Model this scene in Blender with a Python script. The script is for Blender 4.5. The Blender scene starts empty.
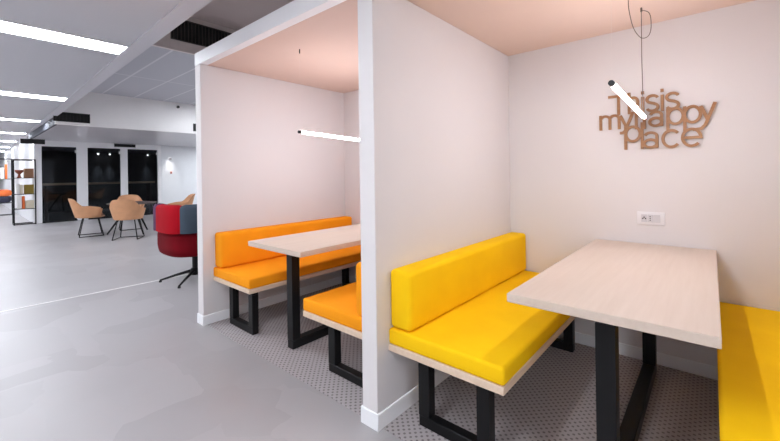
import bpy, bmesh, math, random
from mathutils import Vector, Matrix
random.seed(7)
PI = math.pi
scene = bpy.context.scene
col = scene.collection

# ------------------------------------------------------------------ materials
def new_mat(name):
    m = bpy.data.materials.new(name); m.use_nodes = True
    nt = m.node_tree; nt.nodes.clear()
    out = nt.nodes.new('ShaderNodeOutputMaterial')
    b = nt.nodes.new('ShaderNodeBsdfPrincipled')
    nt.links.new(b.outputs[0], out.inputs[0])
    return m, nt, b

def srgb(r, g, b):
    def f(c):
        c /= 255.0
        return c/12.92 if c <= 0.04045 else ((c+0.055)/1.055)**2.4
    return (f(r), f(g), f(b), 1)

def coords(nt, scale=(1, 1, 1), rot=(0, 0, 0), kind='Object'):
    tc = nt.nodes.new('ShaderNodeTexCoord'); mp = nt.nodes.new('ShaderNodeMapping')
    mp.inputs['Scale'].default_value = scale; mp.inputs['Rotation'].default_value = rot
    nt.links.new(tc.outputs[kind], mp.inputs[0]); return mp.outputs[0]

def bump(nt, b, height, strength, dist=0.002):
    n = nt.nodes.new('ShaderNodeBump'); n.inputs['Strength'].default_value = strength
    n.inputs['Distance'].default_value = dist
    nt.links.new(height, n.inputs['Height']); nt.links.new(n.outputs[0], b.inputs['Normal'])

def ramp(nt, fac, stops):
    r = nt.nodes.new('ShaderNodeValToRGB'); e = r.color_ramp.elements
    e[0].position, e[0].color = stops[0]; e[1].position, e[1].color = stops[-1]
    for p, c in stops[1:-1]:
        x = e.new(p); x.color = c
    nt.links.new(fac, r.inputs[0]); return r.outputs[0]

def noise(nt, vec, scale, detail=3, rough=.5):
    n = nt.nodes.new('ShaderNodeTexNoise'); n.inputs['Scale'].default_value = scale
    n.inputs['Detail'].default_value = detail; n.inputs['Roughness'].default_value = rough
    nt.links.new(vec, n.inputs['Vector']); return n.outputs['Fac']

def plain(name, c, rough=.5, metal=0, var=.04, nscale=8, bmp=0, spec=.5):
    m, nt, b = new_mat(name)
    v = coords(nt); f = noise(nt, v, nscale)
    lo = tuple(x*(1-var) for x in c[:3])+(1,); hi = tuple(min(1, x*(1+var)) for x in c[:3])+(1,)
    nt.links.new(ramp(nt, f, [(.3, lo), (.7, hi)]), b.inputs['Base Color'])
    b.inputs['Roughness'].default_value = rough; b.inputs['Metallic'].default_value = metal
    b.inputs['Specular IOR Level'].default_value = spec
    if bmp: bump(nt, b, noise(nt, v, nscale*40, 2), bmp)
    return m

def fabric(name, c, var=.06, weave=900):
    m, nt, b = new_mat(name)
    v = coords(nt); f = noise(nt, v, 5)
    g = noise(nt, v, weave, 2)
    mx = nt.nodes.new('ShaderNodeMath'); mx.operation = 'ADD'; mx.inputs[1].default_value = 0
    mul = nt.nodes.new('ShaderNodeMath'); mul.operation = 'MULTIPLY_ADD'; mul.inputs[1].default_value = .5
    nt.links.new(g, mul.inputs[0]); nt.links.new(f, mul.inputs[2])
    lo = tuple(x*(1-var) for x in c[:3])+(1,); hi = tuple(min(1, x*(1+var)) for x in c[:3])+(1,)
    nt.links.new(ramp(nt, mul.outputs[0], [(.5, lo), (1, hi)]), b.inputs['Base Color'])
    b.inputs['Roughness'].default_value = .8; b.inputs['Specular IOR Level'].default_value = .12
    bump(nt, b, g, .25, .001)
    return m

def emit(name, c, strength):
    m = bpy.data.materials.new(name); m.use_nodes = True
    nt = m.node_tree; nt.nodes.clear()
    out = nt.nodes.new('ShaderNodeOutputMaterial'); e = nt.nodes.new('ShaderNodeEmission')
    e.inputs[0].default_value = c; e.inputs[1].default_value = strength
    nt.links.new(e.outputs[0], out.inputs[0]); return m

def wood(name, c1, c2, axis='Y', scale=1):
    m, nt, b = new_mat(name)
    s = {'X': (1.2, 22, 22), 'Y': (22, 1.2, 22), 'Z': (22, 22, 1.2)}[axis]
    v = coords(nt, tuple(x*scale for x in s))
    f = noise(nt, v, 2.2, 5, .6)
    v2 = coords(nt, tuple(x*scale*.12 for x in s)); f2 = noise(nt, v2, 2, 2)
    ad = nt.nodes.new('ShaderNodeMath'); ad.operation = 'MULTIPLY_ADD'; ad.inputs[1].default_value = .6
    nt.links.new(f2, ad.inputs[0]); nt.links.new(f, ad.inputs[2])
    nt.links.new(ramp(nt, ad.outputs[0], [(.5, c1), (1.1, c2)]), b.inputs['Base Color'])
    b.inputs['Roughness'].default_value = .48
    bump(nt, b, f, .08, .001)
    return m

def floor_mat():
    m, nt, b = new_mat('grey_stone_look_vinyl')
    v = coords(nt)
    f1 = noise(nt, v, .9, 4, .55)
    vo = nt.nodes.new('ShaderNodeTexVoronoi'); vo.distance = 'CHEBYCHEV'; vo.inputs['Scale'].default_value = 1.9
    vd = nt.nodes.new('ShaderNodeVectorMath'); vd.operation = 'ADD'
    n3 = nt.nodes.new('ShaderNodeTexNoise'); n3.inputs['Scale'].default_value = 3; n3.inputs['Detail'].default_value = 4
    nt.links.new(v, n3.inputs['Vector'])
    sc = nt.nodes.new('ShaderNodeVectorMath'); sc.operation = 'SCALE'; sc.inputs['Scale'].default_value = .12
    nt.links.new(n3.outputs['Color'], sc.inputs[0])
    nt.links.new(v, vd.inputs[0]); nt.links.new(sc.outputs[0], vd.inputs[1]); nt.links.new(vd.outputs[0], vo.inputs['Vector'])
    sep = nt.nodes.new('ShaderNodeSeparateColor'); nt.links.new(vo.outputs['Color'], sep.inputs[0])
    a = nt.nodes.new('ShaderNodeMath'); a.operation = 'MULTIPLY_ADD'; a.inputs[1].default_value = .35
    nt.links.new(sep.outputs[0], a.inputs[0]); nt.links.new(f1, a.inputs[2])
    nt.links.new(ramp(nt, a.outputs[0], [(.35, srgb(157, 152, 154)), (.62, srgb(164, 160, 162)), (.95, srgb(172, 168, 170))]), b.inputs['Base Color'])
    r = ramp(nt, f1, [(.3, (.30, .30, .30, 1)), (.7, (.44, .44, .44, 1))]); nt.links.new(r, b.inputs['Roughness'])
    bump(nt, b, noise(nt, v, 40, 3), .05, .001)
    return m

def carpet_mat():
    m, nt, b = new_mat('grey_dotted_carpet')
    tc = nt.nodes.new('ShaderNodeTexCoord')
    sx = nt.nodes.new('ShaderNodeSeparateXYZ'); nt.links.new(tc.outputs['Object'], sx.inputs[0])
    def M(op, a, bb=None, c=None):
        n = nt.nodes.new('ShaderNodeMath'); n.operation = op
        for i, q in enumerate((a, bb, c)):
            if q is None: continue
            if isinstance(q, (int, float)): n.inputs[i].default_value = q
            else: nt.links.new(q, n.inputs[i])
        return n.outputs[0]
    k = 2*PI/.036
    s1 = M('SINE', M('MULTIPLY', sx.outputs[0], k)); s2 = M('SINE', M('MULTIPLY', sx.outputs[1], k))
    f = M('MULTIPLY_ADD', M('MULTIPLY', s1, s2), .5, .5)
    nz = noise(nt, tc.outputs['Object'], 260, 3)
    f2 = M('MULTIPLY_ADD', nz, .35, f)
    nt.links.new(ramp(nt, f2, [(.84, srgb(176, 168, 169)), (1.02, srgb(124, 116, 118))]), b.inputs['Base Color'])
    b.inputs['Roughness'].default_value = .95; b.inputs['Specular IOR Level'].default_value = .1
    bump(nt, b, nz, .5, .002)
    return m

def tile_mat(name, c, line, lx, ly, ox, oy, w=.012):
    """flat metal ceiling panels with pale joints"""
    m, nt, b = new_mat(name)
    tc = nt.nodes.new('ShaderNodeTexCoord')
    sx = nt.nodes.new('ShaderNodeSeparateXYZ'); nt.links.new(tc.outputs['Object'], sx.inputs[0])
    def M(op, a, bb=None):
        n = nt.nodes.new('ShaderNodeMath'); n.operation = op
        for i, q in enumerate((a, bb)):
            if q is None: continue
            if isinstance(q, (int, float)): n.inputs[i].default_value = q
            else: nt.links.new(q, n.inputs[i])
        return n.outputs[0]
    def joint(o, L, off):
        d = M('DIVIDE', M('SUBTRACT', o, off-w/2), L)
        fr = M('FRACT', d)
        return M('LESS_THAN', fr, w/L)
    a = joint(sx.outputs[0], lx, ox); c2 = joint(sx.outputs[1], ly, oy)
    f = M('MAXIMUM', a, c2)
    mix = nt.nodes.new('ShaderNodeMix'); mix.data_type = 'RGBA'
    nt.links.new(f, mix.inputs['Factor'])
    mix.inputs['A'].default_value = c; mix.inputs['B'].default_value = line
    nt.links.new(mix.outputs['Result'], b.inputs['Base Color'])
    b.inputs['Roughness'].default_value = .45
    return m

def glass_mat():
    m, nt, b = new_mat('dark_tinted_glass')
    out = [n for n in nt.nodes if n.type == 'OUTPUT_MATERIAL'][0]
    nt.nodes.remove(b)
    t = nt.nodes.new('ShaderNodeBsdfTransparent'); t.inputs[0].default_value = (.72, .75, .78, 1)
    g = nt.nodes.new('ShaderNodeBsdfGlossy'); g.inputs['Roughness'].default_value = .02
    g.inputs[0].default_value = (.75, .82, .88, 1)
    fr = nt.nodes.new('ShaderNodeFresnel'); fr.inputs[0].default_value = 1.5
    mx = nt.nodes.new('ShaderNodeMixShader')
    nt.links.new(fr.outputs[0], mx.inputs[0]); nt.links.new(t.outputs[0], mx.inputs[1]); nt.links.new(g.outputs[0], mx.inputs[2])
    nt.links.new(mx.outputs[0], out.inputs[0])
    return m

M_ = dict(
    wall=plain('white_painted_wall', srgb(221, 216, 216), .6, var=.01, nscale=2, bmp=.02),
    trim=plain('white_satin_trim', srgb(240, 240, 242), .4, var=.008, nscale=3),
    floor=floor_mat(), carpet=carpet_mat(),
    yellow=fabric('yellow_upholstery', srgb(255, 200, 18)),
    orange=fabric('orange_upholstery', srgb(252, 157, 26)),
    slab=wood('pale_oak_slab', srgb(214, 186, 160), srgb(228, 205, 182), 'Y'),
    top=wood('pale_oak_tabletop', srgb(206, 186, 170), srgb(213, 195, 180), 'Y'),
    black=plain('black_powder_coated_steel', srgb(15, 15, 17), .45, var=.1, nscale=6, spec=.3),
    plastic=plain('black_plastic', srgb(30, 30, 32), .5, var=.1),
    sign=wood('brown_fibreboard', srgb(146, 100, 62), srgb(168, 124, 84), 'X', 2),
    socket=plain('white_plastic', srgb(232, 230, 232), .35, var=.01),
    socketgrey=plain('pale_grey_plastic', srgb(208, 206, 210), .35, var=.01),
    dark=plain('dark_hole', srgb(40, 38, 42), .7, var=.1),
    cable=plain('grey_cable', srgb(96, 84, 78), .6, var=.05),
    wire=plain('pale_nylon_cord', srgb(226, 220, 216), .5, var=.01),
    tube=emit('lamp_diffuser', (1, .985, 1.05, 1), 64),
    strip=emit('strip_diffuser', (.885, .94, 1, 1), 27),
    spot=emit('downlight_glow', (1, .98, .95, 1), 30),
    aisle=tile_mat('grey_metal_ceiling_panels', srgb(204, 205, 211), srgb(206, 206, 212), 3.15, .3, .3, .05, .008),
    tiles=tile_mat('blue_grey_ceiling_tiles', srgb(190, 191, 200), srgb(222, 222, 228), 2.4, .55, -6.05, .615, .03),
    lowceil=plain('pale_grey_gloss_ceiling', srgb(206, 204, 209), .3, var=.02, nscale=1),
    highceil=plain('taupe_upper_ceiling', srgb(204, 188, 184), .7, var=.03, nscale=1),
    beam=plain('pale_grey_beam', srgb(214, 213, 219), .45, var=.01),
    grille=plain('black_grille', srgb(20, 20, 20), .6, var=.1),
    fin=plain('charcoal_fin', srgb(64, 58, 54), .5, var=.1),
    tan=plain('tan_leather', srgb(206, 152, 112), .55, var=.05, nscale=12, bmp=.1),
    tanseat=plain('brown_leather_pad', srgb(150, 92, 66), .55, var=.06, nscale=12, bmp=.1),
    darktop=plain('dark_walnut_top', srgb(62, 46, 42), .4, var=.1, nscale=10),
    red=fabric('red_wool', srgb(154, 7, 24), .1, 500),
    crimson=fabric('crimson_wool', srgb(108, 5, 19), .1, 500),
    slate=fabric('slate_grey_wool', srgb(66, 76, 88), .1, 500),
    plum=fabric('plum_wool', srgb(92, 62, 88), .1, 500),
    glass=glass_mat(),
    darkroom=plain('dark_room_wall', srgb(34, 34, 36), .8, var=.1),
    counter=wood('tan_counter', srgb(186, 152, 120), srgb(205, 172, 140), 'Y'),
    book1=plain('cream_card', srgb(224, 212, 190), .7), book2=plain('orange_card', srgb(226, 108, 48), .7),
    book3=plain('grey_card', srgb(110, 108, 112), .7), book4=plain('white_card', srgb(236, 232, 228), .7),
    book5=plain('navy_card', srgb(44, 46, 66), .7), olive=plain('olive_card', srgb(140, 118, 44), .7),
    brown=plain('brown_card', srgb(146, 104, 76), .7), rust=plain('rust_clay', srgb(134, 66, 44), .6),
    pink=plain('pink_card', srgb(222, 164, 150), .7),
)

# ------------------------------------------------------------------ mesh helpers
class MB:
    def __init__(s): s.bm = bmesh.new()
    def box(s, x0, y0, z0, x1, y1, z1, bev=0, seg=2):
        r = bmesh.ops.create_cube(s.bm, size=1)
        vs = r['verts']
        for v in vs:
            v.co = Vector(((x0+x1)/2+v.co.x*(x1-x0), (y0+y1)/2+v.co.y*(y1-y0), (z0+z1)/2+v.co.z*(z1-z0)))
        if bev:
            es = list({e for v in vs for e in v.link_edges})
            bmesh.ops.bevel(s.bm, geom=es, offset=bev, segments=seg, profile=.5, affect='EDGES')
        return s
    def quad(s, *pts):
        s.bm.faces.new([s.bm.verts.new(p) for p in pts]); return s
    def prism(s, pts, z0, z1):
        lo = [s.bm.verts.new((x, y, z0)) for x, y in pts]; hi = [s.bm.verts.new((x, y, z1)) for x, y in pts]
        n = len(pts)
        s.bm.faces.new(lo[::-1]); s.bm.faces.new(hi)
        for i in range(n): s.bm.faces.new((lo[i], lo[(i+1) % n], hi[(i+1) % n], hi[i]))
        return s
    def tube(s, pts, r, n=10, r2=None, closed=False):
        P = [Vector(p) for p in pts]; rings = []
        up = None; N = len(P)
        for i, p in enumerate(P):
            if closed: t = (P[(i+1) % N]-P[i-1]).normalized()
            else: t = (P[min(i+1, N-1)]-P[max(i-1, 0)]).normalized()
            if up is None:
                a = Vector((0, 0, 1)) if abs(t.z) < .9 else Vector((1, 0, 0))
                up = (a-t*a.dot(t)).normalized()
            else:
                up = (up-t*up.dot(t)).normalized()
            sd = t.cross(up)
            rr = r if r2 is None else r+(r2-r)*i/max(1, N-1)
            rings.append([s.bm.verts.new(p+up*rr*math.cos(2*PI*k/n)+sd*rr*math.sin(2*PI*k/n)) for k in range(n)])
        for i in range(N if closed else N-1):
            a, b = rings[i], rings[(i+1) % N]
            for k in range(n): s.bm.faces.new((a[k], a[(k+1) % n], b[(k+1) % n], b[k]))
        if not closed:
            s.bm.faces.new(rings[0][::-1]); s.bm.faces.new(rings[-1])
        return s
    def lathe(s, prof, n=32, c=(0, 0)):
        rings = []
        for r, z in prof:
            rings.append([s.bm.verts.new((c[0]+r*math.cos(2*PI*k/n), c[1]+r*math.sin(2*PI*k/n), z)) for k in range(n)])
        for a, b in zip(rings, rings[1:]):
            for k in range(n): s.bm.faces.new((a[k], a[(k+1) % n], b[(k+1) % n], b[k]))
        s.bm.faces.new(rings[0][::-1]); s.bm.faces.new(rings[-1])
        return s
    def loft(s, rings, cap=True, closed=True):
        R = [[s.bm.verts.new(p) for p in ring] for ring in rings]
        n = len(R[0])
        for a, b in zip(R, R[1:]):
            for k in range(n if closed else n-1): s.bm.faces.new((a[k], a[(k+1) % n], b[(k+1) % n], b[k]))
        if cap:
            s.bm.faces.new(R[0][::-1]); s.bm.faces.new(R[-1])
        return s
    def build(s, name, mat, parent=None, smooth=True, angle=40, loc=None):
        bmesh.ops.recalc_face_normals(s.bm, faces=s.bm.faces)
        me = bpy.data.meshes.new(name); s.bm.to_mesh(me); s.bm.free()
        if isinstance(mat, str): mat = M_[mat]
        me.materials.append(mat)
        if smooth:
            me.polygons.foreach_set('use_smooth', [True]*len(me.polygons)); me.set_sharp_from_angle(angle=math.radians(angle))
        o = bpy.data.objects.new(name, me); col.objects.link(o)
        if parent: o.parent = parent
        if loc: o.location = loc
        return o

def empty(name, loc=(0, 0, 0), rz=0):
    o = bpy.data.objects.new(name, None); col.objects.link(o)
    o.location = loc; o.rotation_euler.z = rz; o.empty_display_size = .1
    return o
def tag(o, label, cat, group=None):
    o['label'] = label; o['category'] = cat
    if group: o['group'] = group
    return o
def struct(o): o['kind'] = 'structure'; return o
def copy_tree(o, parent=None):
    c = o.copy(); col.objects.link(c)
    if parent: c.parent = parent
    for ch in list(o.children): copy_tree(ch, c)
    return c

# ------------------------------------------------------------------ key dimensions (metres)
T = .10            # partition thickness
PITCH = 1.90       # booth spacing along X
YB = 1.536         # face of the booths' rear wall
HC, HH = 2.10, 2.20
ZA = 2.38          # aisle ceiling
XW = -12.2         # glazed office front
ZL = 2.216         # low ceiling in front of it
XBULK = -8.0
ZT = 2.896         # tiled ceiling

# ------------------------------------------------------------------ shell
struct(MB().box(-30, -5.2, -.1, 4.2, 7.2, 0).build('floor', 'floor', smooth=False))
struct(MB().box(-3.580, -5, 0, -3.556, 5.5, .0025).build('trim_1', plain('pale_floor_joint', srgb(226, 223, 221), .5), smooth=False))
for (x0, x1) in ((-1.80, 0.0), (.10, 1.90)):
    struct(MB().prism([(x0, .028), (x1, .028), (x1, YB), (x0, YB)], 0, .004).build('floor', 'carpet', smooth=False))
struct(MB().box(-30, -5.2, 0, 4.2, -5.1, 3.5).build('wall_aisle', 'wall', smooth=False))
struct(MB().box(-30.1, -5.2, 0, -30, 7.2, 3.5).build('wall_far', 'wall', smooth=False))
struct(MB().box(4.2, -5.2, 0, 4.3, 7.2, 3.5).build('wall_near', 'wall', smooth=False))
struct(MB().box(-30, 7.2, 0, 4.2, 7.3, 3.5).build('wall_rear', 'wall', smooth=False))

# booth box: partitions, rear wall, lid, header
def partition(name, x0):
    struct(MB().box(x0, 0, 0, x0+T, YB, HC, .003, 1).build(name, 'wall'))
    b = MB()
    b.box(x0-.008, -.008, 0, x0+T+.008, YB, .08, .003, 1)
    struct(b.build('baseboard_'+name[5:], 'trim'))
partition('wall_left', -1.90); partition('wall_middle', 0.0); partition('wall_right', 1.90)
struct(MB().box(-1.90, YB, 0, 2.0, YB+.1, HH).build('wall_back', 'wall', smooth=False))
struct(MB().box(-1.80, YB-.009, .004, 1.90, YB, .08, .003, 1).build('baseboard_back', 'trim'))
struct(MB().box(-1.90, .06, HC, 2.0, YB, HC+.04).build('ceiling', plain('warm_white_booth_lid', srgb(216, 190, 177), .6, var=.01), smooth=False))
struct(MB().box(-1.90, -.004, HC, 2.0, .06, HH, .003, 1).build('trim_2', 'trim'))

# ceilings of the open office
def aisle_edge(x): return -.262-.0125*(x+2.7)
def beam_edge(x): return -.135-.0125*(x+2.7)
pts = [(-30, -5.2), (4.2, -5.2), (4.2, aisle_edge(4.2)), (-30, aisle_edge(-30))]
struct(MB().prism(pts, ZA, ZA+.05).build('ceiling', 'aisle', smooth=False))
pts = [(-30, aisle_edge(-30)), (4.2, aisle_edge(4.2)), (4.2, beam_edge(4.2)), (-30, beam_edge(-30))]
struct(MB().prism(pts, ZA-.012, 3.5).build('trim_3', 'beam', smooth=False))
struct(MB().prism([(-4.03, -.3), (4.2, -.3), (4.2, 7.2), (-4.03, 7.2)], 3.36, 3.45).build('ceiling', 'highceil', smooth=False))
struct(MB().prism([(XBULK, -.05), (-4.081, -.3), (-4.081, 7.2), (XBULK, 7.2)], ZT, ZT+.05).build('ceiling', 'tiles', smooth=False))
struct(MB().box(-4.08, -.1, ZT-.03, -4.03, 7.2, 3.40).build('trim_4', plain('taupe_drop_face', srgb(236, 226, 222), .6), smooth=False))
struct(MB().box(XBULK-.1, -.10, ZL, XBULK, 7.2, ZT).build('wall_bulkhead', plain('white_bulkhead', srgb(250, 247, 246), .6, var=.01), smooth=False))
struct(MB().box(XW-.05, -.06, ZL, XBULK-.1, 7.2, ZL+.05).build('ceiling', 'lowceil', smooth=False))
struct(MB().box(XW-.05, -.10, ZL, XBULK-.101, -.06, 2.367).build('trim_5', plain('slate_grey_edge', srgb(86, 88, 98), .7), smooth=False))

# glazed office front: posts, rails, dark room behind
def glazing():
    b = MB()
    for y0, y1 in ((-.013, .142), (.863, 1.107), (1.892, 2.07), (2.883, 2.98)):
        b.box(XW-.1, y0, 0, XW, y1, ZL, .006, 1)
    fr = struct(b.build('window_1', 'trim'))
    h = MB().box(XW-.09, -.01, 2.06, XW-.004, 2.97, ZL).build('window_head', 'trim', fr, smooth=False)
    s = MB().box(XW-.09, .0, 0, XW-.004, 2.97, .035).build('window_sill', 'black', fr, smooth=False)
    for y0, y1 in ((.142, .863), (1.107, 1.892), (2.07, 2.883)):
        p = MB().box(XW-.055, y0, .035, XW-.045, y1, 2.06).build('pane', 'glass', fr, smooth=False)
        MB().box(XW-.045, y1-.035, 1.90, XW-.02, y1-.004, 1.98, .004, 1).build('bracket', 'trim', fr)
glazing()
struct(MB().box(XW-.1, 2.98, 0, XW, 7.2, ZL).build('wall_office', plain('cool_white_paint', srgb(228, 230, 233), .6, var=.01), smooth=False))
struct(MB().box(-30, -.013, 0, XW-.1, .06, 2.6).build('wall_office_side', 'trim', smooth=False))
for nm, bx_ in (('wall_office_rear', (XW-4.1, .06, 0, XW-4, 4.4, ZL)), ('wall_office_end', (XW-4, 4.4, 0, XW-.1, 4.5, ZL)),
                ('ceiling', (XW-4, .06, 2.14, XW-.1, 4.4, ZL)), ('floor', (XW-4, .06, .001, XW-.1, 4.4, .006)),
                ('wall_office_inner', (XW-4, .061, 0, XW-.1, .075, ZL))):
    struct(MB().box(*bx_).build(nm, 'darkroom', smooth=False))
for y, lb in ((2.09, 'left'), (2.44, 'middle'), (3.70, 'right')):  # added spots standing in for reflections and wall glow on the office glass
    t = tag(empty('added_glow_spot', (XW-3.83, y, 2.14)), lb+' one of three added small spotlights imitating reflections in the dark office glass', 'ceiling light', 'added spotlights in the dark office')
    MB().lathe([(.035, -.06), (.04, -.055), (.04, 0)], 16).build('housing', 'trim', t)
    MB().lathe([(.03, -.064), (.03, -.061)], 16).build('diffuser', 'spot', t)
    la = bpy.data.lights.new('added_glow_beam', 'SPOT'); la.energy = 70; la.spot_size = .62; la.spot_blend = 1; la.shadow_soft_size = .03; la.color = (.8, .9, 1)
    lo = bpy.data.objects.new('added_glow_beam', la); col.objects.link(lo); lo.parent = t; lo.location = (0, 0, -.07); lo.rotation_euler = (0, math.radians(6), 0)
t = tag(empty('counter', (XW-.42, 1.5, 0)), 'tan wooden high counter behind the dark office glazing', 'counter')
MB().box(-.25, -1.35, 1.0, .25, 1.35, 1.06, .006, 1).build('counter_top', 'counter', t)
for y in (-1.25, 1.25): MB().box(-.2, y-.03, .006, .2, y+.03, 1.0, .005, 1).build('leg', 'darktop', t)

# ------------------------------------------------------------------ booth benches
def bench_proto(name, fab):
    """long bench: back at x=0, seat front at x=.585, y along the booth"""
    r = empty(name)
    MB().box(0, .079, .347, .582, YB-.012, .381, .003, 1).build('seat_board', 'slab', r)
    MB().box(.002, .078, .381, .584, YB-.012, .456, .014, 4).build('seat_cushion', fab, r)
    MB().box(.002, .089, .456, .128, YB-.012, .738, .024, 5).build('back_cushion', fab, r)
    for y in (.153, 1.36):
        b = MB(); w = .058; d = .05
        for x in (.124, .427): b.box(x, y, .0555, x+w, y+d, .2995)
        b.box(.124, y, .004, .427+w, y+d, .055, .003, 1); b.box(.124, y, .300, .427+w, y+d, .347, .003, 1)
        b.build('leg_frame', 'black', r)
    return r
yb = bench_proto('booth_bench', 'yellow'); yb.location = (T, 0, 0)
tag(yb, 'yellow booth bench with backrest and pale wooden seat board, left of the near table', 'bench')
ob = bench_proto('booth_bench', 'orange'); ob.location = (-1.80, 0, 0)
tag(ob, 'long orange booth bench with backrest along the left partition, behind the far table', 'bench')
def flip(o, xr, y_mid):
    # turned half round so its back meets the opposite partition
    o.location = (xr, 2*y_mid, 0); o.rotation_euler.z = PI
ym = (.079+YB-.012)/2
ob2 = copy_tree(ob); flip(ob2, -.002, ym)
tag(ob2, 'orange booth bench cut off by the white middle partition, in front of the far table', 'bench')
yb2 = copy_tree(yb); flip(yb2, 1.880, ym)
tag(yb2, 'yellow booth bench at the right edge, in shadow of the near table', 'bench')

# ------------------------------------------------------------------ booth tables
def table(cx, w, y0, lx, label):
    r = empty('booth_table', (cx, 0, 0))
    MB().box(-w/2, y0, .707, w/2, YB-.004, .74, .0025, 1).build('tabletop', 'top', r)
    b = MB(); s = .031; dx = lx-cx
    for y in (.21, 1.36): b.box(dx-s, y, .0645, dx+s, y+.062, .6595)
    b.box(dx-s, .21, .004, dx+s, 1.422, .064, .003, 1)
    b.box(dx-s, .21, .660, dx+s, 1.422, .707, .003, 1)
    b.build('leg_frame', 'black', r)
    return tag(r, label, 'table')
table(.998, .608, .089, .998, 'pale oak table on a black steel frame between the two yellow benches')
table(-.866, .612, .050, -.915, 'pale oak table on a black steel frame between the orange benches')

# ------------------------------------------------------------------ pendant tube lamps
def lamp(x, label, slack, y0, z0):
    r = empty('pendant_lamp', (x, 0, 1.49))
    y1 = y0+.905; za = z0-1.49; zb = za-.034
    MB().tube([(0, y0+.022, za-.001), (0, y1, zb)], .0100, 16).build('diffuser', 'tube', r)
    MB().tube([(0, y0, za), (0, y0+.024, za-.001)], .0108, 16).build('end_cap', 'plastic', r)
    MB().tube([(0, y1, zb), (0, y1+.012, zb)], .0112, 16).build('end_cap', 'plastic', r)
    MB().tube([(0, y0+.02, za+.012), (0, y0+.02, HC-1.49)], .0003, 6).build('suspension_wire', 'wire', r)
    MB().tube([(0, y0+.02, HC-1.49-.03), (0, y0+.02, HC-1.49)], .004, 10).build('ceiling_hook', 'plastic', r)
    yy = 1.222
    MB().tube([(0, yy, za-.03), (0, yy, za+.03), (.002, yy, .12), (-.001, yy, .35), (0, yy, HC-1.49-.02)], .0019, 8).build('power_cable', 'cable', r)
    MB().tube([(0, yy, HC-1.49-.022), (0, yy, HC-1.49)], .005, 10).build('ceiling_hook', 'cable', r)
    if slack:
        h = HC-1.49
        ctrl = [(-.038, yy-.16, h), (-.037, yy-.15, h-.05), (-.028, yy-.08, h-.125), (-.005, yy-.01, h-.165), (.025, yy-.005, h-.17),
                (.042, yy-.005, h-.14), (.044, yy-.005, h-.08), (.036, yy-.003, h-.04), (.018, yy, h-.022), (0, yy, h-.015)]
        pts = []
        for i in range(len(ctrl)-1):
            p0, p1, p2, p3 = [Vector(ctrl[max(0, min(len(ctrl)-1, k))]) for k in (i-1, i, i+1, i+2)]
            for k in range(5):
                u = k/5
                pts.append(.5*((2*p1)+(p2-p0)*u+(2*p0-5*p1+4*p2-p3)*u*u+(3*p1-p0-3*p2+p3)*u**3))
        pts.append(Vector(ctrl[-1]))
        MB().tube(pts, .0019, 8).build('slack_cable', 'cable', r)
    return tag(r, label, 'lamp')
lamp(1.0, 'slim glowing tube pendant lamp with looped cable in front of the wooden lettering', True, .365, 1.533)
lamp(-.94, 'slim glowing tube pendant lamp in the orange booth, half hidden by the partition', False, .318, 1.506)

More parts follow.
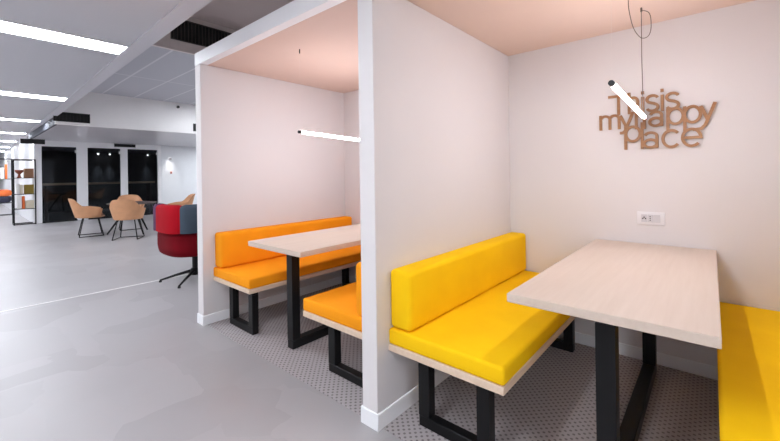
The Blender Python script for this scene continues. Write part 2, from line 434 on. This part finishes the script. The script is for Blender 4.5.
# ------------------------------------------------------------------ cut-out lettering
def sign():
    b = MB(); W = .0078; Y1 = YB-.0005; cnt = [0]
    def stroke(pts):
        P = [Vector((p[0], p[1])) for p in pts]; L, R = [], []
        for i, p in enumerate(P):
            t0 = (P[i]-P[i-1]).normalized() if i else None
            t1 = (P[i+1]-P[i]).normalized() if i < len(P)-1 else None
            t = (t0+t1).normalized() if t0 and t1 else (t0 or t1)
            n = Vector((-t.y, t.x)); k = 1
            if t0 and t1: k = 1/max(.6, n.dot(Vector((-t0.y, t0.x))))
            L.append(p+n*W*k); R.append(p-n*W*k)
        rings = []; Y0 = YB-.016-.00012*(cnt[0] % 17); cnt[0] += 1
        for l, r in zip(L, R):
            rings.append([(l.x, Y0, l.y), (r.x, Y0, r.y), (r.x, Y1, r.y), (l.x, Y1, l.y)])
        b.loft(rings)
    def arc(cx, cz, rx, rz, a0, a1, n=20):
        return [(cx+rx*math.cos(math.radians(a0+(a1-a0)*i/n)), cz+rz*math.sin(math.radians(a0+(a1-a0)*i/n))) for i in range(n+1)]
    def ess(cx, z0, h, w):
        r = h/4; zt, zb = z0+h-r*.95, z0+r*.95
        stroke(arc(cx, zt, w, r*.95, 20, 250, 14)[:-1]+[(cx-.3*w, zt-r*.9)] + [(cx+.25*w, zb+r*1.0)] + arc(cx, zb, w, r*.95, 62, -160, 14))
    def dot(x, z): stroke([(x, z-.009), (x, z+.009)])
    # row 1  "This is"
    z = 1.556
    stroke([(.778, z+.122), (.893, z+.122)]); stroke([(.836, z), (.836, z+.122)])
    stroke([(.894, z), (.894, z+.135)]); stroke(arc(.917, z+.075, .023, .026, 180, 0, 10)+[(.940, z)])
    stroke([(.966, z), (.966, z+.098)]); dot(.966, z+.124)
    ess(1.015, z+.006, .094, .028)
    stroke([(1.064, z), (1.064, z+.098)]); dot(1.064, z+.124)
    ess(1.114, z+.006, .094, .028)
    # row 2  "my happy"
    z = 1.465
    stroke([(.733, z), (.733, z+.097)]); stroke([(.733, z+.075)]+arc(.760, z+.068, .026, .022, 160, 0, 10)+[(.786, z)])
    stroke([(.786, z+.075)]+arc(.812, z+.068, .026, .022, 160, 0, 10)+[(.838, z)])
    stroke([(.846, z+.085), (.880, z+.004)]); stroke([(.914, z+.102), (.872, z-.012), (.858, z-.026), (.842, z-.026)])
    stroke([(.931, z-.008), (.931, z+.145)]); stroke(arc(.952, z+.064, .021, .026, 180, 0, 10)+[(.973, z-.01)])
    def ay(cx, z, rx=.030, h=.094, sx=None):
        stroke(arc(cx, z+h-.027, rx*.95, .022, 165, 0, 12)+[(cx+rx*.95, z)])
        stroke(arc(cx-.002, z+.028, rx, .024, 0, 360, 22))
    ay(1.032, z)
    def pee(xs, cx, z, rz=.046, rx=.036, bot=-.044):
        stroke([(xs, z+bot), (xs, z+.102)]); stroke(arc(cx, z+.052, rx, rz, 0, 360, 26))
    pee(1.090, 1.127, z); pee(1.170, 1.205, z+.002)
    stroke([(1.243, z+.098), (1.274, z+.012)]); stroke([(1.305, z+.112), (1.262, z-.012), (1.244, z-.032), (1.206, z-.036)])
    # row 3  "place"
    z = 1.332
    pee(.873, .912, z+.044, .046, .038, -.046)
    stroke([(.961, z), (.961, z+.165)])
    ay(1.005, z+.002, .032, .100)
    stroke(arc(1.106, z+.053, .041, .049, 42, 318, 26))
    stroke([(1.160, z+.053), (1.241, z+.053)]+arc(1.200, z+.053, .041, .049, 0, 318, 28)[1:])
    o = b.build('wall_sign', 'sign', smooth=False)
    return tag(o, 'brown cut-out wooden lettering reading this is my happy place', 'sign')
sign()

# ------------------------------------------------------------------ wall socket
def socket():
    r = empty('wall_socket', (.998, YB, .899))
    MB().box(-.071, -.009, -.040, .071, 0, .040, .004, 2).build('face_plate', 'socket', r)
    for i, x in enumerate((-.033, .0, .033)):
        m = MB().box(x-.0155, -.0115, -.024, x+.0155, -.009, .024, .001, 1).build('socket_module', 'socketgrey', r)
        if i < 2:
            b = MB()
            if i == 0:
                for dx, dz in ((-.007, -.002), (0, .006), (.007, -.002)): b.tube([(x+dx, -.0117, dz), (x+dx, -.0105, dz)], .0042, 10)
            else:
                for dz in (-.011, 0, .011): b.tube([(x-.002, -.0117, dz), (x-.002, -.0105, dz)], .0032, 10)
            b.build('socket_hole', 'dark', m)
    return tag(r, 'white rectangular power socket plate on the wall above the near table', 'socket')
socket()

# ------------------------------------------------------------------ ceiling strip lights
def strip(x, y1, label):
    L = 1.75
    r = empty('ceiling_light', (x, y1-L/2, ZA))
    w = .145
    MB().box(-w, -L/2, -.006, w, L/2, -.001).build('diffuser', 'strip', r, smooth=False)
    b = MB()
    for sx in (-1, 1): b.box(min(sx*w, sx*(w+.012)), -L/2-.012, -.010, max(sx*w, sx*(w+.012)), L/2+.012, 0)
    for sy in (-1, 1): b.box(-w-.012, min(sy*L/2, sy*(L/2+.012)), -.010, w+.012, max(sy*L/2, sy*(L/2+.012)), 0)
    b.build('frame', 'trim', r, smooth=False)
    return tag(r, label, 'ceiling light', 'strip lights in the aisle ceiling')
names = ['largest and nearest white strip light in the grey aisle ceiling, at the top left',
         'second nearest white strip light in the aisle ceiling',
         'third nearest white strip light in the aisle ceiling',
         'fourth nearest white strip light in the aisle ceiling',
         'fifth nearest white strip light in the aisle ceiling',
         'sixth nearest white strip light in the aisle ceiling',
         'farthest white strip light in the aisle ceiling']
for k, x in enumerate((-2.83, -6.02, -9.2, -12.3, -15.4, -18.5, -21.6)):
    strip(x, aisle_edge(x)-.01, names[k])
for x in (.33, 3.45):  # unseen strips continuing the row, set back to tune light on booth fronts
    strip(x, aisle_edge(x)-.65, 'unseen white strip light added in the near part of the aisle ceiling')
# a second row of the same lights across the aisle
for x in (-2.83, -6.02, -9.2, -12.3, -15.4, -18.5, -21.6, 3.45):
    strip(x, -3.1, 'white strip light of the second row across the aisle')

for x in (-5.0, -6.9):  # unseen strips added to brighten the tiled ceiling by floor bounce
    o = strip(x, 3.9, 'unseen white strip light added to the tiled ceiling behind the booths'); o.location = (x, 3.1, ZT)
    o['group'] = 'added strip lights in the tiled ceiling'
for x in (-9.0, -11.0):  # more unseen strips, added to lift the low ceiling and floor below
    o = strip(x, 5.0, 'unseen white strip light added to the low ceiling behind the booths'); o.location = (x, 4.9, ZL)
    o['group'] = 'added strip lights in the low ceiling'
# ------------------------------------------------------------------ vents
def vent_grille(name, x, y0, y1, z0, z1, fins, label):
    r = empty(name, (x, (y0+y1)/2, z0))
    w = (y1-y0)/2; h = z1-z0
    MB().box(.001, -w, 0, .006, w, h).build('grille_back', 'grille', r, smooth=False)
    b = MB()
    b.box(.001, -w-.012, -.012, .02, w+.012, 0); b.box(.001, -w-.012, h, .02, w+.012, h+.012)
    b.box(.001, -w-.012, -.012, .02, -w, h+.012); b.box(.001, w, -.012, .02, w+.012, h+.012)
    b.build('frame', 'grille' if fins < 16 else 'fin', r, smooth=False)
    f0 = None
    for i in range(fins):
        y = -w+(i+.5)*2*w/fins
        if f0 is None:
            f0 = MB().box(.004, -.004, 0, .018, .004, h).build('fin', 'fin' if fins >= 16 else 'grille', r, smooth=False); f = f0
        else:
            f = f0.copy(); col.objects.link(f)
        f.location.y = y
    return tag(r, label, 'vent')
vent_grille('air_vent', -4.03, .555, 1.55, 3.012, 3.275, 22, 'large black finned air vent above the orange booth')
vent_grille('air_vent', XBULK, -.117, .40, 2.283, 2.437, 10, 'black rectangular air vent on the white bulkhead by the grey beam')
vent_grille('air_vent', XBULK, 2.36, 2.42, 2.283, 2.437, 3, 'small black vent on the bulkhead beside the booth partition')
vent_grille('air_vent', XW, 1.75, 2.26, 2.125, 2.190, 10, 'thin black linear vent over the glass front')
vent_grille('air_vent', XW+.30, -.27, .165, 2.10, ZL-.016, 10, 'black linear vent at the far end of the grey beam')
t = tag(empty('smoke_detector', (XBULK, 2.02, 2.80)), 'small dark detector high on the white bulkhead', 'detector')
MB().tube([(.001, 0, 0), (.03, 0, 0)], .030, 16).build('body', 'fin', t)
MB().tube([(.03, 0, 0), (.04, 0, 0)], .02, 16).build('lens', 'plastic', t)

# downlight and small fittings by the white office wall
t = tag(empty('downlight', (XW+.17, 3.22, ZL)), 'recessed ceiling downlight washing the white office wall', 'ceiling light')
MB().lathe([(.055, -.003), (.055, -.001)], 20).build('diffuser', 'spot', t)
MB().lathe([(.05, -.006), (.07, -.006), (.07, -.001)], 20).build('rim', 'trim', t)
la = bpy.data.lights.new('downlight_beam', 'SPOT'); la.energy = 60; la.spot_size = .75; la.spot_blend = 1.0; la.shadow_soft_size = .03; la.color = (1, .97, .94)
lo = bpy.data.objects.new('downlight_beam', la); col.objects.link(lo); lo.parent = t; lo.location = (0, 0, -.03); lo.rotation_euler = (0, math.radians(4), 0)
t = tag(empty('downlight', (-9.6, 3.15, ZL)), 'recessed round ceiling downlight next to the booth partition edge', 'ceiling light')
MB().lathe([(.075, -.003), (.075, -.001)], 20).build('diffuser', 'spot', t)
MB().lathe([(.07, -.006), (.09, -.006), (.09, -.001)], 20).build('rim', 'trim', t)
t = tag(empty('thermostat', (XW, 3.25, 1.78)), 'small pale thermostat high on the white office wall', 'thermostat')
MB().box(0, -.045, -.035, .02, .045, .035, .005, 2).build('case', 'socketgrey', t)
MB().box(.02, -.03, -.018, .022, .03, .022).build('display', 'book3', t, smooth=False)
t = tag(empty('wall_switch', (XW, 3.27, 1.33)), 'small reddish-grey switch below the thermostat on the white wall', 'switch')
MB().box(.001, -.03, -.04, .014, .03, .04, .004, 2).build('face_plate', 'pink', t)
MB().box(.014, -.015, -.025, .018, .015, .025, .002, 1).build('rocker', 'rust', t)

# ------------------------------------------------------------------ red swivel chair
def swivel_chair():
    r = empty('swivel_chair', (-3.34, .57, 0), math.radians(0))
    def se(a, rx, ry, p=3.2):
        c, s = math.cos(a), math.sin(a)
        return (rx*math.copysign(abs(c)**(2/p), c), ry*math.copysign(abs(s)**(2/p), s))
    n = 56
    # lower seat body, rounded block
    rings = []
    for z, k in ((.312, .80), (.320, .90), (.338, .955), (.38, .985), (.42, 1.0), (.53, 1.0), (.560, .99), (.572, .96)):
        rings.append([(se(2*PI*i/n, .39*k, .375*k)[0], se(2*PI*i/n, .39*k, .375*k)[1], z) for i in range(n)])
    MB().loft(rings).build('seat_body', 'crimson', r, angle=60)
    # wrap-around back, one padded panel after another, opening away towards -X,+Y
    a_front = math.radians(150)
    spans = [(-118, -100, 'plum'), (-100, -42, 'red'), (-42, 12, 'slate'), (12, 70, 'crimson'), (70, 125, 'slate')]
    for d0, d1, m in spans:
        rr = []
        N = 12
        for i in range(N+1):
            d = d0+(d1-d0)*(i/N)
            e = min(i, N-i)/N
            puff = .012*min(1, e*6)
            a = math.radians(d)
            ox, oy = se(a, .408+puff, .392+puff, 3.6); ix, iy = se(a, .29, .285, 3.6)
            top = .872+puff
            ring = []
            for (t_, zz) in ((0, .585), (-.01, .70), (0, .85), (.15, top), (.5, top+.008), (.85, top), (1, .85), (1, .585)):
                ring.append((ox+(ix-ox)*max(0, t_), oy+(iy-oy)*max(0, t_), zz))
            rr.append(ring)
        MB().loft(rr).build('back_panel', m, r, angle=50)
    MB().box(-.34, -.28, .572, .27, .28, .64, .03, 3).build('seat_cushion', 'slate', r)
    MB().lathe([(.10, .275), (.11, .292)], 20, (.05, -.05)).build('seat_plate', 'black', r)
    b = MB(); b.lathe([(.030, .10), (.030, .275)], 20, (.05, -.05)); b.lathe([(.045, .055), (.05, .065), (.05, .12), (.035, .135)], 20, (.05, -.05)); b.build('swivel_post', 'black', r)
    for k in range(5):
        a = math.radians(-119+72*k)
        ca, sa = math.cos(a), math.sin(a)
        lg = MB().tube([(.05+.03*ca, -.05+.03*sa, .105), (.05+.2*ca, -.05+.2*sa, .065), (.05+.36*ca, -.05+.36*sa, .022)], .018, 10, .010).build('leg', 'black', r)
        MB().lathe([(.014, 0), (.016, .004), (.014, .018)], 12, (.05+.355*ca, -.05+.355*sa)).build('foot', 'plastic', lg)
    return tag(r, 'red and slate patchwork swivel armchair peeping from behind the booth partition', 'armchair')
sw = swivel_chair()

# ------------------------------------------------------------------ tan tub chairs and round table
def tub_chair():
    r = empty('tub_chair')
    # faces +X; back at -X
    n = 28; th = .018
    def pt(a, t, inner):
        # a: angle from the back, t: 0 bottom..1 rim
        q = min(1, max(0, (abs(a)-.5)/.72)); q = q*q*(3-2*q)
        rim_z = .785-.165*q-.05*max(0, abs(a)-1.5)-.02*min(1, abs(a)/.62)**2
        z = .395+(rim_z-.395)*t
        flare = .238+.045*t+.055*t*max(0, math.cos(a))**2
        rad = flare-(th if inner else 0)
        sx = 1.0
        return (-math.cos(a)*rad*sx*1.05, math.sin(a)*rad*1.0, z)
    amax = math.radians(128); ts = [0, .12, .35, .6, .85, .97, 1.0]
    rings = []
    for i in range(n+1):
        a = -amax+2*amax*i/n
        ring = [pt(a, t, False) for t in ts]+[pt(a, t, True) for t in ts[::-1]]
        rings.append(ring)
    MB().loft(rings).build('shell', 'tan', r, angle=50)
    b = MB(); b.lathe([(.10, .380), (.21, .382), (.236, .393), (.236, .41)], 32); b.build('shell_base', 'tan', r)
    b = MB(); b.lathe([(.185, .40), (.194, .41), (.194, .445), (.18, .46), (.10, .465)], 32, (.012, 0)); b.build('seat_pad', 'tanseat', r)
    for s in (-1, 1):
        P = [(.12, s*.14, .38), (.195, s*.205, .012), (-.195, s*.205, .012), (-.12, s*.14, .38)]
        MB().tube([P[0], P[1]], .0095, 8).build('leg', 'black', r); MB().tube([P[3], P[2]], .0095, 8).build('leg', 'black', r)
        MB().tube([P[1], P[2]], .0085, 8).build('floor_rail', 'black', r)
    MB().tube([(.195, -.205, .012), (.195, .205, .012)], .0085, 8).build('cross_rail', 'black', r)
    return r
tc0 = tub_chair()
TC = (-8.05, 1.12)
spots = [((-8.42, .48, 0), math.radians(83), 'tan leather tub chair left of the round table, seen from its side'),
         ((-7.30, .86, 0), math.radians(148), 'tan leather tub chair nearest the camera, its back hiding the round table'),
         ((-8.85, 1.28, 0), math.radians(-10), 'tan leather tub chair behind the round table, only its back top showing'),
         ((-8.05, 2.02, 0), math.radians(-100), 'tan leather tub chair right of the round table, mostly behind the red armchair')]
for i, (p, a, lb) in enumerate(spots):
    o = tc0 if i == 0 else copy_tree(tc0)
    o.location = p; o.rotation_euler.z = a
    tag(o, lb, 'chair', 'tan tub chairs around the round table')
t = tag(empty('round_table', (TC[0], TC[1], 0)), 'dark round table with splayed black legs among the tan tub chairs', 'table')
MB().lathe([(.42, .635), (.44, .642), (.445, .65), (.44, .658)], 40).build('tabletop', 'darktop', t)
MB().lathe([(.12, .61), (.12, .635)], 24).build('top_plate', 'black', t)
for k in range(3):
    a = math.radians(-108+118*k)
    MB().tube([(.05*math.cos(a), .05*math.sin(a), .615), (.44*math.cos(a), .44*math.sin(a), .016)], .026, 10, .016).build('leg', 'black', t)

# ------------------------------------------------------------------ far shelving
def rack(loc, W, D, H, levels, label):
    r = empty('shelf_rack', loc)
    b = MB(); s = .012 if H < 1.8 else .008
    for x in (-D/2, D/2):
        for y in (-W/2, W/2): b.box(x-s, y-s, 0, x+s, y+s, H)
    for z in (.02, H-.012):
        for x in (-D/2, D/2): b.box(x-s, -W/2, z-s, x+s, W/2, z+s)
        for y in (-W/2, W/2): b.box(-D/2, y-s, z-s, D/2, y+s, z+s)
    b.build('frame', 'black', r, smooth=False)
    for z in levels: MB().box(-D/2, -W/2, z-.015, D/2, W/2, z).build('shelf', 'black', r, smooth=False)
    return tag(r, label, 'shelf')
RX, RY = -12.36, -.19
rack((RX, RY, 0), .40, .36, 1.70, (.42, .80, 1.22), 'black metal shelf rack standing at the corner of the glazed office')
def bx(name, mat, x, y, z, d, w, h, label, cat, group=None):
    o = MB().box(-d/2, -w/2, 0, d/2, w/2, h, .006, 1).build(name, mat); o.location = (x, y, z)
    return tag(o, label, cat, group)
bx('box', 'brown', RX+.02, RY+.09, 1.22, .24, .18, .24, 'brown box on the upper shelf of the corner rack', 'box')
o = MB().lathe([(.05, 0), (.03, .04), (.02, .09), (.075, .15), (.085, .20), (.07, .205)], 20).build('vase', 'rust'); o.location = (RX+.05, RY-.09, 1.22)
tag(o, 'rust brown footed bowl beside the brown box on the upper shelf', 'bowl')
bx('box', 'olive', RX+.02, RY+.09, .80, .22, .18, .24, 'olive box on the middle shelf of the corner rack', 'box')
bx('book', 'book4', RX+.04, RY-.12, .80, .20, .06, .26, 'white book upright on the middle shelf', 'book')
bx('book', 'book1', RX+.04, RY-.055, .80, .20, .05, .24, 'cream book beside the white book on the middle shelf', 'book')
bx('box', 'book1', RX+.02, RY+.10, .42, .22, .17, .20, 'cream box on the lowest shelf of the corner rack', 'box')
bx('book', 'book2', RX+.05, RY-.02, .42, .2, .045, .32, 'orange book upright on the lowest shelf', 'book')
bx('book', 'book4', RX+.05, RY-.10, .42, .2, .08, .34, 'thick white binder upright on the lowest shelf', 'book')
R2X, R2Y = -16.2, -.62
rack((R2X, R2Y, 0), .90, .36, 1.86, (.42, 1.20), 'taller black shelf rack far off at the left edge')
cols = ['book4', 'book3', 'pink', 'book1', 'book5', 'brown', 'book4', 'book2']
kinds = dict(book4='white', book3='grey', pink='pink', book1='cream', book5='navy', brown='brown', book2='orange')
y = -.36
seen = {}
for i, c in enumerate(cols):
    w = (.07, .06, .08, .05, .06, .07, .08, .05)[i]; h = (.5, .42, .38, .46, .5, .44, .36, .48)[i]
    k = kinds[c]; seen[k] = seen.get(k, 0)+1
    bx('book', c, R2X+.06, R2Y+y+w/2, 1.20, .22, w, h, ('second ' if seen[k] > 1 else '')+k+' tall book in the row on the far left rack', 'book', 'tall books on the far rack')
    y += w+.025
def pouf(x, y, z, label):
    r = empty('cushion', (x, y, z))
    b = MB(); b.lathe([(.10, .21), (.19, .23), (.215, .30), (.19, .40), (.09, .43)], 24); b.build('upper_cover', 'book2', r)
    b = MB(); b.lathe([(.08, 0), (.17, .02), (.205, .11), (.19, .21)], 24); b.build('lower_cover', 'book5', r)
    return tag(r, label, 'cushion')
pouf(R2X+.08, R2Y+.23, .42, 'round orange and navy cushion on the far left rack')

# ------------------------------------------------------------------ world, camera
w = bpy.data.worlds.new('dim_room'); scene.world = w; w.use_nodes = True
w.node_tree.nodes['Background'].inputs[0].default_value = (.02, .02, .022, 1)

yaw, roll = math.radians(40.9094), math.radians(-.7916)
F = Vector((-math.sin(yaw), math.cos(yaw), 0)); R0 = Vector((math.cos(yaw), math.sin(yaw), 0)); U0 = Vector((0, 0, 1))
R = R0*math.cos(roll)+U0*math.sin(roll); U = U0*math.cos(roll)-R0*math.sin(roll)
cd = bpy.data.cameras.new('camera'); cam = bpy.data.objects.new('camera', cd); col.objects.link(cam)
m = Matrix(((R.x, U.x, -F.x, 1.28587), (R.y, U.y, -F.y, -1.25837), (R.z, U.z, -F.z, 1.19889), (0, 0, 0, 1)))
cam.matrix_world = m
cd.sensor_fit = 'HORIZONTAL'; cd.sensor_width = 36; cd.lens = 371.1245/780*36
cd.shift_y = (173.5445-220.5)/780; cd.clip_start = .02; cd.clip_end = 100
scene.camera = cam
vs = scene.view_settings
vs.view_transform = 'Standard'; vs.look = 'None'; vs.exposure = 0.2; vs.gamma = 1; vs.use_curve_mapping = False
